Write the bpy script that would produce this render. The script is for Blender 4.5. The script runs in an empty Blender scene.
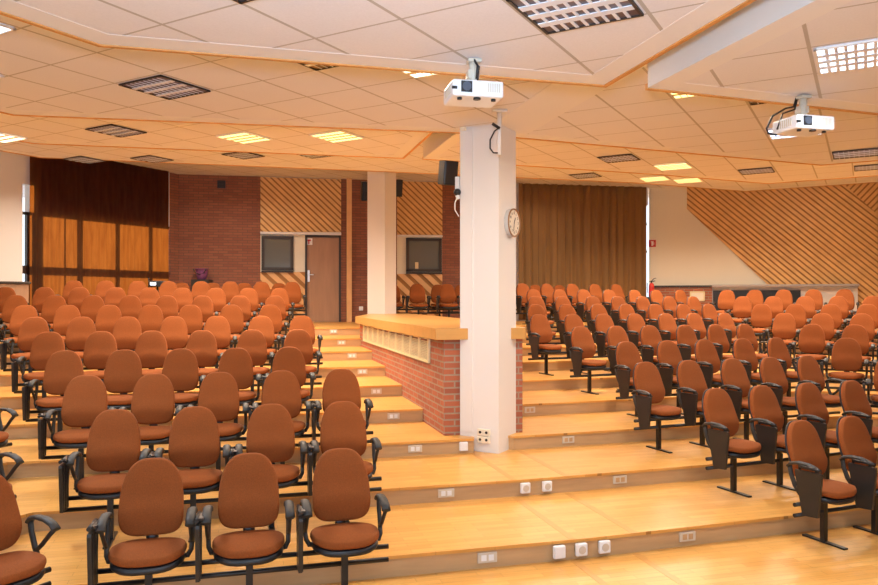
import bpy, bmesh, math, random
from mathutils import Vector, Matrix
random.seed(7)
col = bpy.context.scene.collection
scn = bpy.context.scene
F, CX, CY, CZ = 740.0, 439.0, 300.0, 1.83      # focal length in px, horizon, eye height
RISE, STEP, Q0 = .145, 1.159, 4.80
R = math.radians
# ------------------------------------------------------------------ materials
def newmat(name):
    m = bpy.data.materials.new(name); m.use_nodes = True
    nt = m.node_tree; b = nt.nodes['Principled BSDF']
    return m, nt, b
def plain(name, c, rough=.6, metal=0, spec=None, emit=None, es=0, noise=0, nscale=20, sheen=0):
    m, nt, b = newmat(name)
    b.inputs['Base Color'].default_value = (*c, 1); b.inputs['Roughness'].default_value = rough
    b.inputs['Metallic'].default_value = metal
    if spec is not None: b.inputs['Specular IOR Level'].default_value = spec
    if sheen:
        b.inputs['Sheen Weight'].default_value = sheen
        b.inputs['Sheen Tint'].default_value = (1, .45, .22, 1)
    if emit:
        b.inputs['Emission Color'].default_value = (*emit, 1); b.inputs['Emission Strength'].default_value = es
    if noise:
        tc = nt.nodes.new('ShaderNodeTexCoord'); n = nt.nodes.new('ShaderNodeTexNoise')
        n.inputs['Scale'].default_value = nscale; n.inputs['Detail'].default_value = 4
        nt.links.new(tc.outputs['Object'], n.inputs['Vector'])
        mx = nt.nodes.new('ShaderNodeMix'); mx.data_type = 'RGBA'
        mx.inputs[6].default_value = (*[v*(1-noise) for v in c], 1)
        mx.inputs[7].default_value = (*[min(1, v*(1+noise)) for v in c], 1)
        nt.links.new(n.outputs['Fac'], mx.inputs[0]); nt.links.new(mx.outputs[2], b.inputs['Base Color'])
    return m
def xz_vec(nt, swap=True):
    tc = nt.nodes.new('ShaderNodeTexCoord')
    if not swap: return tc.outputs['Object']
    s = nt.nodes.new('ShaderNodeSeparateXYZ'); c = nt.nodes.new('ShaderNodeCombineXYZ')
    nt.links.new(tc.outputs['Object'], s.inputs[0])
    ad = nt.nodes.new('ShaderNodeMath'); ad.operation = 'ADD'
    nt.links.new(s.outputs[0], ad.inputs[0]); nt.links.new(s.outputs[1], ad.inputs[1])
    nt.links.new(ad.outputs[0], c.inputs[0]); nt.links.new(s.outputs[2], c.inputs[1])
    return c.outputs[0]
def brickmat(name, c1, c2, mortar, bw=.23, bh=.066, ms=.009):
    m, nt, b = newmat(name)
    br = nt.nodes.new('ShaderNodeTexBrick'); nt.links.new(xz_vec(nt), br.inputs['Vector'])
    br.inputs['Color1'].default_value = (*c1, 1); br.inputs['Color2'].default_value = (*c2, 1)
    br.inputs['Mortar'].default_value = (*mortar, 1); br.inputs['Scale'].default_value = 1
    br.inputs['Brick Width'].default_value = bw; br.inputs['Row Height'].default_value = bh
    br.inputs['Mortar Size'].default_value = ms; br.inputs['Bias'].default_value = -.1
    nt.links.new(br.outputs['Color'], b.inputs['Base Color']); b.inputs['Roughness'].default_value = .75
    bp = nt.nodes.new('ShaderNodeBump'); bp.inputs['Strength'].default_value = .5; bp.inputs['Distance'].default_value = .01
    inv = nt.nodes.new('ShaderNodeMath'); inv.operation = 'SUBTRACT'; inv.inputs[0].default_value = 1
    nt.links.new(br.outputs['Fac'], inv.inputs[1]); nt.links.new(inv.outputs[0], bp.inputs['Height'])
    nt.links.new(bp.outputs[0], b.inputs['Normal'])
    return m
def floormat(name, c1, c2, ang=15):
    m, nt, b = newmat(name)
    tc = nt.nodes.new('ShaderNodeTexCoord'); mp = nt.nodes.new('ShaderNodeMapping')
    mp.inputs['Rotation'].default_value = (0, 0, R(-ang)); nt.links.new(tc.outputs['Object'], mp.inputs[0])
    br = nt.nodes.new('ShaderNodeTexBrick'); nt.links.new(mp.outputs[0], br.inputs['Vector'])
    br.inputs['Scale'].default_value = 1; br.inputs['Brick Width'].default_value = .42; br.inputs['Row Height'].default_value = .065
    br.inputs['Mortar Size'].default_value = .0012; br.offset_frequency = 2; br.offset = .37
    br.inputs['Color1'].default_value = (*c1, 1); br.inputs['Color2'].default_value = (*c2, 1)
    br.inputs['Mortar'].default_value = (*[v*.55 for v in c2], 1)
    n = nt.nodes.new('ShaderNodeTexNoise'); n.inputs['Scale'].default_value = 3; n.inputs['Detail'].default_value = 6
    mp2 = nt.nodes.new('ShaderNodeMapping'); mp2.inputs['Scale'].default_value = (1.2, 14, 1)
    nt.links.new(mp.outputs[0], mp2.inputs[0]); nt.links.new(mp2.outputs[0], n.inputs['Vector'])
    mx = nt.nodes.new('ShaderNodeMix'); mx.data_type = 'RGBA'; mx.blend_type = 'MULTIPLY'; mx.inputs[0].default_value = .35
    rmp = nt.nodes.new('ShaderNodeValToRGB'); rmp.color_ramp.elements[0].color = (.62, .55, .45, 1); rmp.color_ramp.elements[0].position = .3
    rmp.color_ramp.elements[1].position = .7
    nt.links.new(n.outputs['Fac'], rmp.inputs[0])
    nt.links.new(br.outputs['Color'], mx.inputs[6]); nt.links.new(rmp.outputs[0], mx.inputs[7])
    nt.links.new(mx.outputs[2], b.inputs['Base Color'])
    b.inputs['Roughness'].default_value = .32
    return m
def woodmat(name, c, scale=(2, 30, 30), rough=.45, var=.3):
    m, nt, b = newmat(name)
    tc = nt.nodes.new('ShaderNodeTexCoord'); mp = nt.nodes.new('ShaderNodeMapping'); mp.inputs['Scale'].default_value = scale
    n = nt.nodes.new('ShaderNodeTexNoise'); n.inputs['Scale'].default_value = 1; n.inputs['Detail'].default_value = 5
    nt.links.new(tc.outputs['Object'], mp.inputs[0]); nt.links.new(mp.outputs[0], n.inputs['Vector'])
    mx = nt.nodes.new('ShaderNodeMix'); mx.data_type = 'RGBA'
    mx.inputs[6].default_value = (*[v*(1-var) for v in c], 1); mx.inputs[7].default_value = (*[min(1, v*(1+var)) for v in c], 1)
    nt.links.new(n.outputs['Fac'], mx.inputs[0]); nt.links.new(mx.outputs[2], b.inputs['Base Color'])
    b.inputs['Roughness'].default_value = rough
    return m
TILE = .549
def tilemat(name, ox, oy, c=(.78, .77, .81)):
    """suspended ceiling tiles on a grid turned -30 degrees through the point (ox, oy)"""
    m, nt, b = newmat(name)
    tc = nt.nodes.new('ShaderNodeTexCoord'); mp = nt.nodes.new('ShaderNodeMapping')
    mp.vector_type = 'TEXTURE'
    mp.inputs['Location'].default_value = (ox, oy, 0); mp.inputs['Rotation'].default_value = (0, 0, R(-30))
    nt.links.new(tc.outputs['Object'], mp.inputs[0])
    s = nt.nodes.new('ShaderNodeSeparateXYZ'); nt.links.new(mp.outputs[0], s.inputs[0])
    def line(i):
        d = nt.nodes.new('ShaderNodeMath'); d.operation = 'DIVIDE'; d.inputs[1].default_value = TILE
        nt.links.new(s.outputs[i], d.inputs[0])
        a = nt.nodes.new('ShaderNodeMath'); a.operation = 'ADD'; a.inputs[1].default_value = 100.5; nt.links.new(d.outputs[0], a.inputs[0])
        f = nt.nodes.new('ShaderNodeMath'); f.operation = 'FRACT'; nt.links.new(a.outputs[0], f.inputs[0])
        u = nt.nodes.new('ShaderNodeMath'); u.operation = 'SUBTRACT'; u.inputs[1].default_value = .5; nt.links.new(f.outputs[0], u.inputs[0])
        ab = nt.nodes.new('ShaderNodeMath'); ab.operation = 'ABSOLUTE'; nt.links.new(u.outputs[0], ab.inputs[0])
        l = nt.nodes.new('ShaderNodeMath'); l.operation = 'LESS_THAN'; l.inputs[1].default_value = .013 if i == 1 else .019
        nt.links.new(ab.outputs[0], l.inputs[0]); return l.outputs[0]
    mxm = nt.nodes.new('ShaderNodeMath'); mxm.operation = 'MAXIMUM'
    nt.links.new(line(0), mxm.inputs[0]); nt.links.new(line(1), mxm.inputs[1])
    mx = nt.nodes.new('ShaderNodeMix'); mx.data_type = 'RGBA'
    n = nt.nodes.new('ShaderNodeTexNoise'); n.inputs['Scale'].default_value = 90; nt.links.new(tc.outputs['Object'], n.inputs['Vector'])
    mn = nt.nodes.new('ShaderNodeMix'); mn.data_type = 'RGBA'
    mn.inputs[6].default_value = (*[v*.93 for v in c], 1); mn.inputs[7].default_value = (*[min(1, v*1.05) for v in c], 1)
    nt.links.new(n.outputs['Fac'], mn.inputs[0]); nt.links.new(mn.outputs[2], mx.inputs[6])
    mx.inputs[7].default_value = (.47, .44, .41, 1)
    nt.links.new(mxm.outputs[0], mx.inputs[0]); nt.links.new(mx.outputs[2], b.inputs['Base Color'])
    b.inputs['Roughness'].default_value = .85
    return m
M = {}
M['floor'] = floormat('parquet', (.77, .42, .115), (.68, .34, .08))
M['riser'] = woodmat('riser_wood', (.53, .34, .17), (3, 3, 30), .5, .18)
M['brick'] = brickmat('red_brick', (.42, .12, .055), (.30, .085, .045), (.33, .24, .17))
M['brick_dark'] = brickmat('back_wall_brick', (.34, .125, .07), (.26, .09, .055), (.16, .09, .06), .22, .062, .006)
M['white'] = plain('white_paint', (.80, .78, .76), .6)
M['cream'] = plain('cream_paint', (.87, .82, .67), .7)
M['band'] = plain('ceiling_border', (.80, .79, .80), .7)
M['trimwood'] = woodmat('edge_wood', (.62, .30, .09), (2, 2, 20), .5, .15)
M['slat'] = woodmat('pine_slat', (.84, .50, .18), (4, 4, 4), .5, .25)
M['slatback'] = plain('slat_backing', (.40, .19, .062), .8)
M['slatpale'] = woodmat('pale_slat', (.80, .47, .20), (4, 4, 4), .5, .15)
M['stagewood'] = woodmat('parapet_wood', (.62, .33, .10), (1.5, 8, 8), .3, .15)
M['door'] = woodmat('door_wood', (.42, .24, .14), (14, 14, 1.5), .5, .2)
M['fabric'] = plain('brown_orange_fabric', (.255, .068, .014), .85, noise=.4, nscale=170, sheen=.05, spec=.25)
M['plastic'] = plain('black_plastic', (.012, .013, .016), .38)
M['armplastic'] = plain('grey_black_arm_plastic', (.028, .026, .024), .55)
M['tablet'] = plain('dark_tablet_laminate', (.022, .019, .017), .38)
M['steel'] = plain('black_steel', (.009, .009, .011), .3)
M['grille'] = plain('cream_grille', (.78, .68, .42), .5)
M['socket'] = plain('white_socket', (.82, .84, .86), .35)
M['steplight'] = plain('grey_step_light', (.62, .56, .46), .35)
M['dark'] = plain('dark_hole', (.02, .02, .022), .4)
M['metal'] = plain('louver_metal', (.80, .88, 1.0), .3, .15)
M['lit_warm'] = plain('lamp_warm', (.9, .8, .5), .5, emit=(1, .78, .34), es=2.4)
M['lit_white'] = plain('lamp_white', (.9, .9, .9), .5, emit=(1, .90, .68), es=3.0)
M['lit_blue'] = plain('lamp_cool', (.9, .9, .95), .5, emit=(.62, .80, 1), es=2.6)
M['unlit'] = plain('lamp_reflector', (.16, .09, .04), .3, .3)
M['unlit_blue'] = plain('lamp_reflector_cool', (.10, .075, .085), .3, .2)
M['projector'] = plain('projector_white', (.83, .85, .88), .35)
M['glass'] = plain('dark_glass', (.13, .15, .15), .08, spec=.9)
M['frame'] = plain('dark_frame', (.045, .035, .03), .5)
M['gold'] = plain('bronze_rim', (.36, .20, .10), .35, .5)
M['face'] = plain('clock_face', (.84, .78, .66), .5)
M['red'] = plain('extinguisher_red', (.62, .03, .02), .35)
M['purple'] = plain('purple_plastic', (.30, .10, .26), .5)
M['curtain_r'] = plain('brown_curtain', (.23, .12, .04), .9)
# left curtain lets the sun through
def curtainmat():
    m, nt, b = newmat('sunlit_curtain')
    nt.nodes.remove(b); out = nt.nodes['Material Output']
    d = nt.nodes.new('ShaderNodeBsdfDiffuse'); d.inputs[0].default_value = (.032, .022, .017, 1)
    t = nt.nodes.new('ShaderNodeBsdfTranslucent')
    tc = nt.nodes.new('ShaderNodeTexCoord'); mp = nt.nodes.new('ShaderNodeMapping'); mp.inputs['Scale'].default_value = (5, 5, .8)
    n = nt.nodes.new('ShaderNodeTexNoise'); n.inputs['Scale'].default_value = 2.2; n.inputs['Detail'].default_value = 5
    nt.links.new(tc.outputs['Object'], mp.inputs[0]); nt.links.new(mp.outputs[0], n.inputs['Vector'])
    r = nt.nodes.new('ShaderNodeValToRGB'); r.color_ramp.elements[0].position = .35; r.color_ramp.elements[1].position = .7
    r.color_ramp.elements[0].color = (.48, .13, .018, 1); r.color_ramp.elements[1].color = (.66, .20, .03, 1)
    nt.links.new(n.outputs['Fac'], r.inputs[0]); nt.links.new(r.outputs[0], t.inputs[0])
    mx = nt.nodes.new('ShaderNodeMixShader'); mx.inputs[0].default_value = .35
    nt.links.new(d.outputs[0], mx.inputs[1]); nt.links.new(t.outputs[0], mx.inputs[2]); nt.links.new(mx.outputs[0], out.inputs[0])
    return m
M['curtain_l'] = curtainmat()

# ------------------------------------------------------------------ mesh helpers
def link(name, bm, mats, parent=None, smooth=False):
    me = bpy.data.meshes.new(name); bmesh.ops.recalc_face_normals(bm, faces=bm.faces)
    bm.to_mesh(me); bm.free()
    if not isinstance(mats, (list, tuple)): mats = [mats]
    for m in mats: me.materials.append(m)
    if smooth:
        for p in me.polygons: p.use_smooth = True
    o = bpy.data.objects.new(name, me); col.objects.link(o)
    if parent is not None: o.parent = parent
    return o
def empty(name, loc, rz=0):
    o = bpy.data.objects.new(name, None); o.empty_display_size = .1; col.objects.link(o)
    o.location = loc; o.rotation_euler = (0, 0, rz); return o
def tag(o, label, cat, group=None, kind=None):
    o['label'] = label; o['category'] = cat
    if group: o['group'] = group
    if kind: o['kind'] = kind
    return o
def struct(o): o['kind'] = 'structure'; return o
def box(bm, x0, x1, y0, y1, z0, z1, mi=0, mat=None, bev=0):
    vs = [bm.verts.new(v) for v in ((x0,y0,z0),(x1,y0,z0),(x1,y1,z0),(x0,y1,z0),(x0,y0,z1),(x1,y0,z1),(x1,y1,z1),(x0,y1,z1))]
    fs = [bm.faces.new([vs[i] for i in q]) for q in ((0,3,2,1),(4,5,6,7),(0,1,5,4),(1,2,6,5),(2,3,7,6),(3,0,4,7))]
    for f in fs: f.material_index = mi
    if mat is not None: bmesh.ops.transform(bm, matrix=mat, verts=vs)
    if bev: bmesh.ops.bevel(bm, geom=list({e for f in fs for e in f.edges}), offset=bev, segments=2, affect='EDGES', profile=.5)
    return bm
def prism(bm, pts, z0, z1, mi=0, side=None):
    lo = [bm.verts.new((x, y, z0)) for x, y in pts]; hi = [bm.verts.new((x, y, z1)) for x, y in pts]
    a = bm.faces.new(lo); b = bm.faces.new(hi); a.material_index = b.material_index = mi
    n = len(pts)
    for i in range(n):
        f = bm.faces.new((lo[i], lo[(i+1) % n], hi[(i+1) % n], hi[i])); f.material_index = mi if side is None else side
    return bm
def tube(bm, pts, r, n=8, mi=0, flat=None):
    """swept tube; flat=(rx, rz) gives an oval section (rx along first side axis)"""
    pts = [Vector(p) for p in pts]; rings = []
    up0 = None
    for i, p in enumerate(pts):
        t = (pts[min(i+1, len(pts)-1)] - pts[max(i-1, 0)]).normalized()
        ref = Vector((1, 0, 0)) if abs(t.x) < .9 else Vector((0, 0, 1))
        s = (ref - t*ref.dot(t)).normalized(); u = t.cross(s)
        rx, rz = flat if flat else (r, r)
        rings.append([bm.verts.new(p + s*rx*math.cos(2*math.pi*k/n) + u*rz*math.sin(2*math.pi*k/n)) for k in range(n)])
    for a, b in zip(rings, rings[1:]):
        for k in range(n):
            f = bm.faces.new((a[k], a[(k+1) % n], b[(k+1) % n], b[k])); f.material_index = mi; f.smooth = True
    bm.faces.new(rings[0]).material_index = mi; bm.faces.new(rings[-1]).material_index = mi
    return bm
def disc(bm, r, y0, y1, n=32, c=(0, 0), mi=0):
    """cylinder along y"""
    a = [bm.verts.new((c[0]+r*math.cos(2*math.pi*k/n), y0, c[1]+r*math.sin(2*math.pi*k/n))) for k in range(n)]
    b = [bm.verts.new((c[0]+r*math.cos(2*math.pi*k/n), y1, c[1]+r*math.sin(2*math.pi*k/n))) for k in range(n)]
    bm.faces.new(a).material_index = mi; bm.faces.new(b).material_index = mi
    for k in range(n): bm.faces.new((a[k], a[(k+1) % n], b[(k+1) % n], b[k])).material_index = mi
    return bm
def cushion(outline, th, dome, place, n=40, rings=5, back_dome=.3):
    """soft pad: outline(t)->(u,v) closed curve about 0; place(u,v,w) -> 3D"""
    bm = bmesh.new()
    prof = []
    for i in range(rings+1):                       # front, centre to rim
        s = i/rings; prof.append((.93*s, th*.5 + dome*(1-s**2.4)))
    prof += [(.975, th*.42), (1.0, th*.15), (1.0, -th*.15), (.975, -th*.42)]
    for i in range(rings, -1, -1):
        s = i/rings; prof.append((.93*s, -th*.5 - dome*back_dome*(1-s**2)))
    rs = []
    for s, w in prof:
        if s == 0: rs.append([bm.verts.new(place(0, 0, w))])
        else:
            rs.append([bm.verts.new(place(*(lambda p: (p[0]*s, p[1]*s))(outline(2*math.pi*k/n)), w)) for k in range(n)])
    for a, b in zip(rs, rs[1:]):
        for k in range(n):
            k2 = (k+1) % n
            if len(a) == 1: bm.faces.new((a[0], b[k], b[k2]))
            elif len(b) == 1: bm.faces.new((a[k], b[0], a[k2]))
            else: bm.faces.new((a[k], b[k], b[k2], a[k2]))
    return bm

# ------------------------------------------------------------------ plan geometry
c15, s15 = math.cos(R(15)), math.sin(R(15))
def room(p, q): return Vector((p*c15 - q*s15, p*s15 + q*c15))
D_LL = Vector((math.cos(R(60)), math.sin(R(60))))       # direction of the left wing rows
D_R = Vector((math.cos(R(18)), math.sin(R(18))))        # right of the pillar
D_RR = Vector((math.cos(R(-30)), math.sin(R(-30))))     # right wing
D_RS = Vector((math.cos(R(22.5)), math.sin(R(22.5))))      # seat rows there
def nrm(d): return Vector((-d.y, d.x))                   # away from the audience front
def inter(p, d, q, e):
    cr = d.x*e.y - d.y*e.x; w = q - p
    return p + d*((w.x*e.y - w.y*e.x)/cr)
def kink(k, off=0): return room(2.41, Q0 + STEP*k + off)
def rr_point(k): return Vector((5.44 + .164*(k-3), 9.87 + 1.243*(k-3)))
P15 = Vector((c15, s15))
def riser_line(k, notch=False):
    vl = room(-.98 - .48*k, Q0 + STEP*k)
    kk = kink(k)
    vr = inter(kk, D_R, rr_point(k) + nrm(D_RR)*.15, D_RR)
    if notch and k == 2: kk = [ray(473.5, vl, P15), Vector((.36, 7.60)), Vector((.70, 7.62)), ray(513.7, kk, D_R)]
    else: kk = [kk]
    if notch: return [vl - D_LL*9, vl] + kk + [vr, vr + D_RR*9]
    kk = kk[0]
    return [vl - D_LL*9, vl, kk, vr, vr + D_RR*9]
def ray(x, P, d):
    """point of the line P + t d seen at pixel column x"""
    return inter(Vector((0, 0)), Vector(((x-CX)/F, 1)), P, d)
def Z(y, Y): return CZ + (CY - y)*Y/F

# ------------------------------------------------------------------ terraced floor
bm = bmesh.new(); l0 = riser_line(0)
prism(bm, [(-11, -3.2), (13, -3.2), (13, 24), (-11, 24)], -.12, 0)
struct(link('floor', bm, M['floor']))
for k in range(9):
    a = riser_line(k, True)
    outer = [(12.9, 23.9), (-10.9, 23.9)]
    def clampx(v): return (max(-10.9, min(12.9, v.x)), max(-3.1, v.y))
    bm = bmesh.new()
    pts = [clampx(v) for v in a]
    na = len(pts)
    pts = pts + [(12.9, pts[-1][1]+.01)] + outer + [(-10.9, pts[0][1]+.01)]
    # walkable slab of this level: everything beyond its riser line
    z0, z1 = RISE*k, RISE*(k+1)
    prism(bm, pts, z0, z1 - .022, 1, 1)
    # thin nosing board with the parquet on top, standing 12 mm proud of the riser
    b = [Vector(p) for p in pts]
    n1, n2, n3 = nrm(D_LL), Vector((-s15, c15)), nrm(D_RR)
    sh = [b[0]-n1*.014] + [v-n2*.014 for v in b[1:na-1]] + [b[na-1]-n3*.014] + b[na:]
    prism(bm, [(v.x, v.y) for v in sh], z1 - .022, z1, 0, 0)
    struct(link('floor', bm, [M['floor'], M['riser']]))
# seam boards crossing the lower terraces beside the pillar
for j, pp in enumerate((2.26, 2.75)):
    for k in range(0, 3):
        bm = bmesh.new()
        box(bm, pp-.025, pp+.025, Q0+STEP*(k-1)+.0, Q0+STEP*k-.02, RISE*k, RISE*k+.0015)
        o = link('trim_%d' % (1+j*3+k), bm, plain('seam%d%d' % (j, k), (.60, .29, .075), .35)); o.rotation_euler.z = R(15); struct(o)

# ------------------------------------------------------------------ walls
BL, BR = Vector((-6.0, 17.05)), Vector((5.45, 19.2))
D_B = (BR - BL).normalized()
RW = Vector((11.2, 17.1)); D_RW = (RW - BR).normalized()
ZF = RISE*9
def wall_t(x, P, d): return (ray(x, P, d) - P).dot(d)
class Wall:
    def __init__(s, P, d): s.P, s.d, s.a = P, d, math.atan2(d.y, d.x)
    def u(s, x): return wall_t(x, s.P, s.d)
    def uz(s, x, y):
        p = ray(x, s.P, s.d); return (p - s.P).dot(s.d), Z(y, p.y)
    def obj(s, name, bm, mat, parent=None):
        o = link(name, bm, mat, parent)
        if parent is None: o.location = (s.P.x, s.P.y, 0); o.rotation_euler.z = s.a
        return o
    def seg(s, name, u0, u1, z0, z1, mat, y0=0, y1=.2):
        bm = bmesh.new(); box(bm, u0, u1, y0, y1, z0, z1); return s.obj(name, bm, mat)
WB, WR, WL = Wall(BL, D_B), Wall(BR, D_RW), Wall(BL, D_LL)     # back, right, left (left has negative u towards the viewer)
TOP = 5.0
# left wall: window opening behind the curtain
uL0, uL1 = WL.u(22.5), WL.u(169.5)
zwin, zslit, uS = 3.50, 4.02, WL.u(31)
struct(WL.seg('wall_left', -22, uL0, -.1, TOP, M['white']))
struct(WL.seg('wall_left', uS, uL1, zwin, TOP, M['white']))
struct(WL.seg('wall_left', uL0, uS, zslit, TOP, M['white']))
struct(WL.seg('wall_left', uL0, uL1, -.1, ZF+.35, M['white']))
struct(WL.seg('wall_left', uL1, 0, -.1, TOP, M['brick_dark'], 0, .2))
bm = bmesh.new()
W_ = uL1 - uL0
box(bm, WL.u(29), WL.u(40), .06, .14, ZF+.35, zwin)
for px, w in ((62, .05), (77, .11), (114.5, .12), (147.5, .09)):
    u = WL.u(px) ; box(bm, u-w/2, u+w/2, .06, .14, ZF+.35, zwin)
box(bm, uL0, uL1, .06, .14, 2.33, 2.48)
box(bm, uL0, uL1, .06, .14, ZF+.35, ZF+.42); box(bm, uL0, uL1, .06, .14, zwin-.05, zwin)
struct(WL.obj('window_1', bm, M['frame']))
# back wall pieces
uA = WB.u(260.5); uDoor0, uDoor1 = WB.u(305), WB.u(341); uC = WB.u(442); uCur = WB.u(514); uW0, uW1 = WB.u(642.5), WB.u(648)
struct(WB.seg('wall_back', 0, uA, 1, TOP, M['brick_dark']))
struct(WB.seg('wall_back', uA, uDoor0, 1, TOP, M['cream']))
struct(WB.seg('wall_back', uDoor0, uDoor1, Z(236, 17.9), TOP, M['cream']))
struct(WB.seg('wall_back', uDoor0, uDoor1, 1, ZF, M['cream']))
struct(WB.seg('wall_back', uDoor1, WB.u(397), 1, TOP, M['brick_dark']))
struct(WB.seg('wall_back', WB.u(397), uC, 1, TOP, M['cream']))
struct(WB.seg('wall_back', uC, WB.u(515), 1, TOP, M['brick_dark']))
struct(WB.seg('wall_back', WB.u(515), uW0, 1, TOP, M['white']))
struct(WB.seg('wall_back', uW0, uW1, Z(205, 19.1), TOP, M['white']))
struct(WB.seg('wall_back', uW0, uW1, 1, ZF+.3, M['white']))
bm = bmesh.new(); box(bm, uW0, uW1, .05, .12, Z(252, 19), Z(250, 19)); box(bm, uW0, uW1, .05, .12, Z(224, 19), Z(222.5, 19))
struct(WB.obj('window_2', bm, M['frame']))
# right wall
struct(WR.seg('wall_right', 0, 8.5, 1, TOP, M['cream']))
# closing walls behind the viewer
bm = bmesh.new(); box(bm, -11, 13, -3.4, -3.2, -.1, TOP); struct(link('wall_front', bm, M['white']))
bm = bmesh.new(); box(bm, 13, 13.2, -3.2, 19, -.1, TOP); struct(link('wall_right', bm, M['white']))
bm = bmesh.new(); box(bm, -11.2, -11, -3.2, 13, -.1, TOP); struct(link('wall_left', bm, M['white']))
bm = bmesh.new(); box(bm, -13, 14.5, -3.4, 21, TOP, TOP+.15); struct(link('ceiling', bm, M['white']))

# ---- slatted wood panels
def clip(poly, f):
    out = []
    for i in range(len(poly)):
        a, b = poly[i], poly[(i+1) % len(poly)]; fa, fb = f(a), f(b)
        if fa >= 0: out.append(a)
        if (fa >= 0) != (fb >= 0):
            t = fa/(fa-fb); out.append((a[0]+(b[0]-a[0])*t, a[1]+(b[1]-a[1])*t))
    return out
def slats(bm, poly, ang, pitch, w, y0, y1):
    """battens at angle ang (in the wall plane) clipped to a convex polygon"""
    n = (-math.sin(ang), math.cos(ang))
    ds = [p[0]*n[0]+p[1]*n[1] for p in poly]; k = math.floor(min(ds)/pitch)
    while k*pitch < max(ds):
        lo = k*pitch; hi = lo+w
        q = clip(poly, lambda p: p[0]*n[0]+p[1]*n[1]-lo)
        if q: q = clip(q, lambda p: hi-p[0]*n[0]-p[1]*n[1])
        if len(q) >= 3:
            a = [bm.verts.new((p[0], y0, p[1])) for p in q]; b = [bm.verts.new((p[0], y1, p[1])) for p in q]
            try:
                bm.faces.new(a); bm.faces.new(b)
                for i in range(len(q)): bm.faces.new((a[i], a[(i+1) % len(q)], b[(i+1) % len(q)], b[i]))
            except ValueError: pass
        k += 1
def slat_panel(wall, pxpoly, ang, pitch, w, label, mat, extra=None):
    poly = [(u_, min(z_, 4.715)) for u_, z_ in (wall.uz(*p) for p in pxpoly)]
    root = empty('slatted_wood_panel', (wall.P.x, wall.P.y, 0), wall.a)
    bm = bmesh.new()
    a = [bm.verts.new((p[0], -.03, p[1])) for p in poly]; b = [bm.verts.new((p[0], -.002, p[1])) for p in poly]
    bm.faces.new(a); bm.faces.new(b)
    for i in range(len(poly)): bm.faces.new((a[i], a[(i+1) % len(poly)], b[(i+1) % len(poly)], b[i]))
    link('backing_board', bm, M['slatback'], root)
    bm = bmesh.new(); slats(bm, poly, ang, pitch, w, -.052, -.03)
    link('slats', bm, mat, root)
    if extra:
        bm = bmesh.new(); slats(bm, [(u_, min(z_, 4.715)) for u_, z_ in (wall.uz(*p) for p in extra[0])], extra[1], pitch, w, -.052, -.03); link('slats', bm, mat, root)
        bm = bmesh.new(); pl = [(u_, min(z_, 4.715)) for u_, z_ in (wall.uz(*p) for p in extra[0])]
        a = [bm.verts.new((p[0], -.03, p[1])) for p in pl]; b = [bm.verts.new((p[0], -.002, p[1])) for p in pl]
        bm.faces.new(a); bm.faces.new(b)
        for i in range(len(pl)): bm.faces.new((a[i], a[(i+1) % len(pl)], b[(i+1) % len(pl)], b[i]))
        link('backing_board', bm, M['slatback'], root)
    tag(root, label, 'wall panel'); return root
slat_panel(WB, [(260.5, 174), (341, 174), (341, 232), (260.5, 232)], R(-43), .106, .070, 'diagonal pine slat panel high above the wooden door and window', M['slat'])
slat_panel(WB, [(397, 176), (442, 176), (442, 235), (397, 235)], R(-43), .106, .070, 'diagonal pine slat panel high on the wall between the two white pillars', M['slat'])
slat_panel(WB, [(260.5, 272), (305, 272), (305, 322), (260.5, 322)], R(-43), .21, .12, 'low pale diagonal slat panel under the window left of the door', M['slatpale'])
slat_panel(WB, [(397, 274), (442, 274), (442, 322), (397, 322)], R(-43), .21, .12, 'low pale diagonal slat panel behind the few chairs between the pillars', M['slatpale'])
slat_panel(WR, [(687, 183), (838, 178), (886, 222), (886, 305), (856, 305), (856, 286), (769, 286), (687, 209)], R(-42), .106, .070,
           'large slanted pine slat panel covering the right wall', M['slat'], ([(838, 178), (886, 170), (886, 222)], R(48)))

# ---- door, windows, posts on the back wall
dz1 = Z(236, 17.9)
root = empty('door_1', (WB.P.x, WB.P.y, 0), WB.a); struct(root)
bm = bmesh.new(); box(bm, uDoor0+.05, uDoor1-.05, .03, .08, ZF, dz1-.05); link('door_leaf', bm, M['door'], root)
bm = bmesh.new(); box(bm, uDoor0, uDoor0+.05, -.02, .1, ZF, dz1); box(bm, uDoor1-.05, uDoor1, -.02, .1, ZF, dz1); box(bm, uDoor0, uDoor1, -.02, .1, dz1-.05, dz1)
link('door_frame', bm, M['frame'], root)
u, z = WB.uz(308.5, 276); bm = bmesh.new(); box(bm, u-.025, u+.03, .0, .03, z-.14, z+.14, bev=.006); tube(bm, [(u, .0, z+.03), (u, -.05, z+.03), (u+.12, -.05, z+.03)], .012); link('door_handle', bm, M['metal'], root)
u, z = WB.uz(309.5, 241.5); bm = bmesh.new(); box(bm, u-.07, u+.07, .015, .03, z-.08, z+.08)
s = link('door_sign', bm, M['white'], root)
bm = bmesh.new(); box(bm, u-.05, u+.03, .01, .016, z+.01, z+.05); box(bm, u-.03, u+.0, .01, .016, z-.06, z+.01); link('red_mark', bm, M['red'], s)
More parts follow.
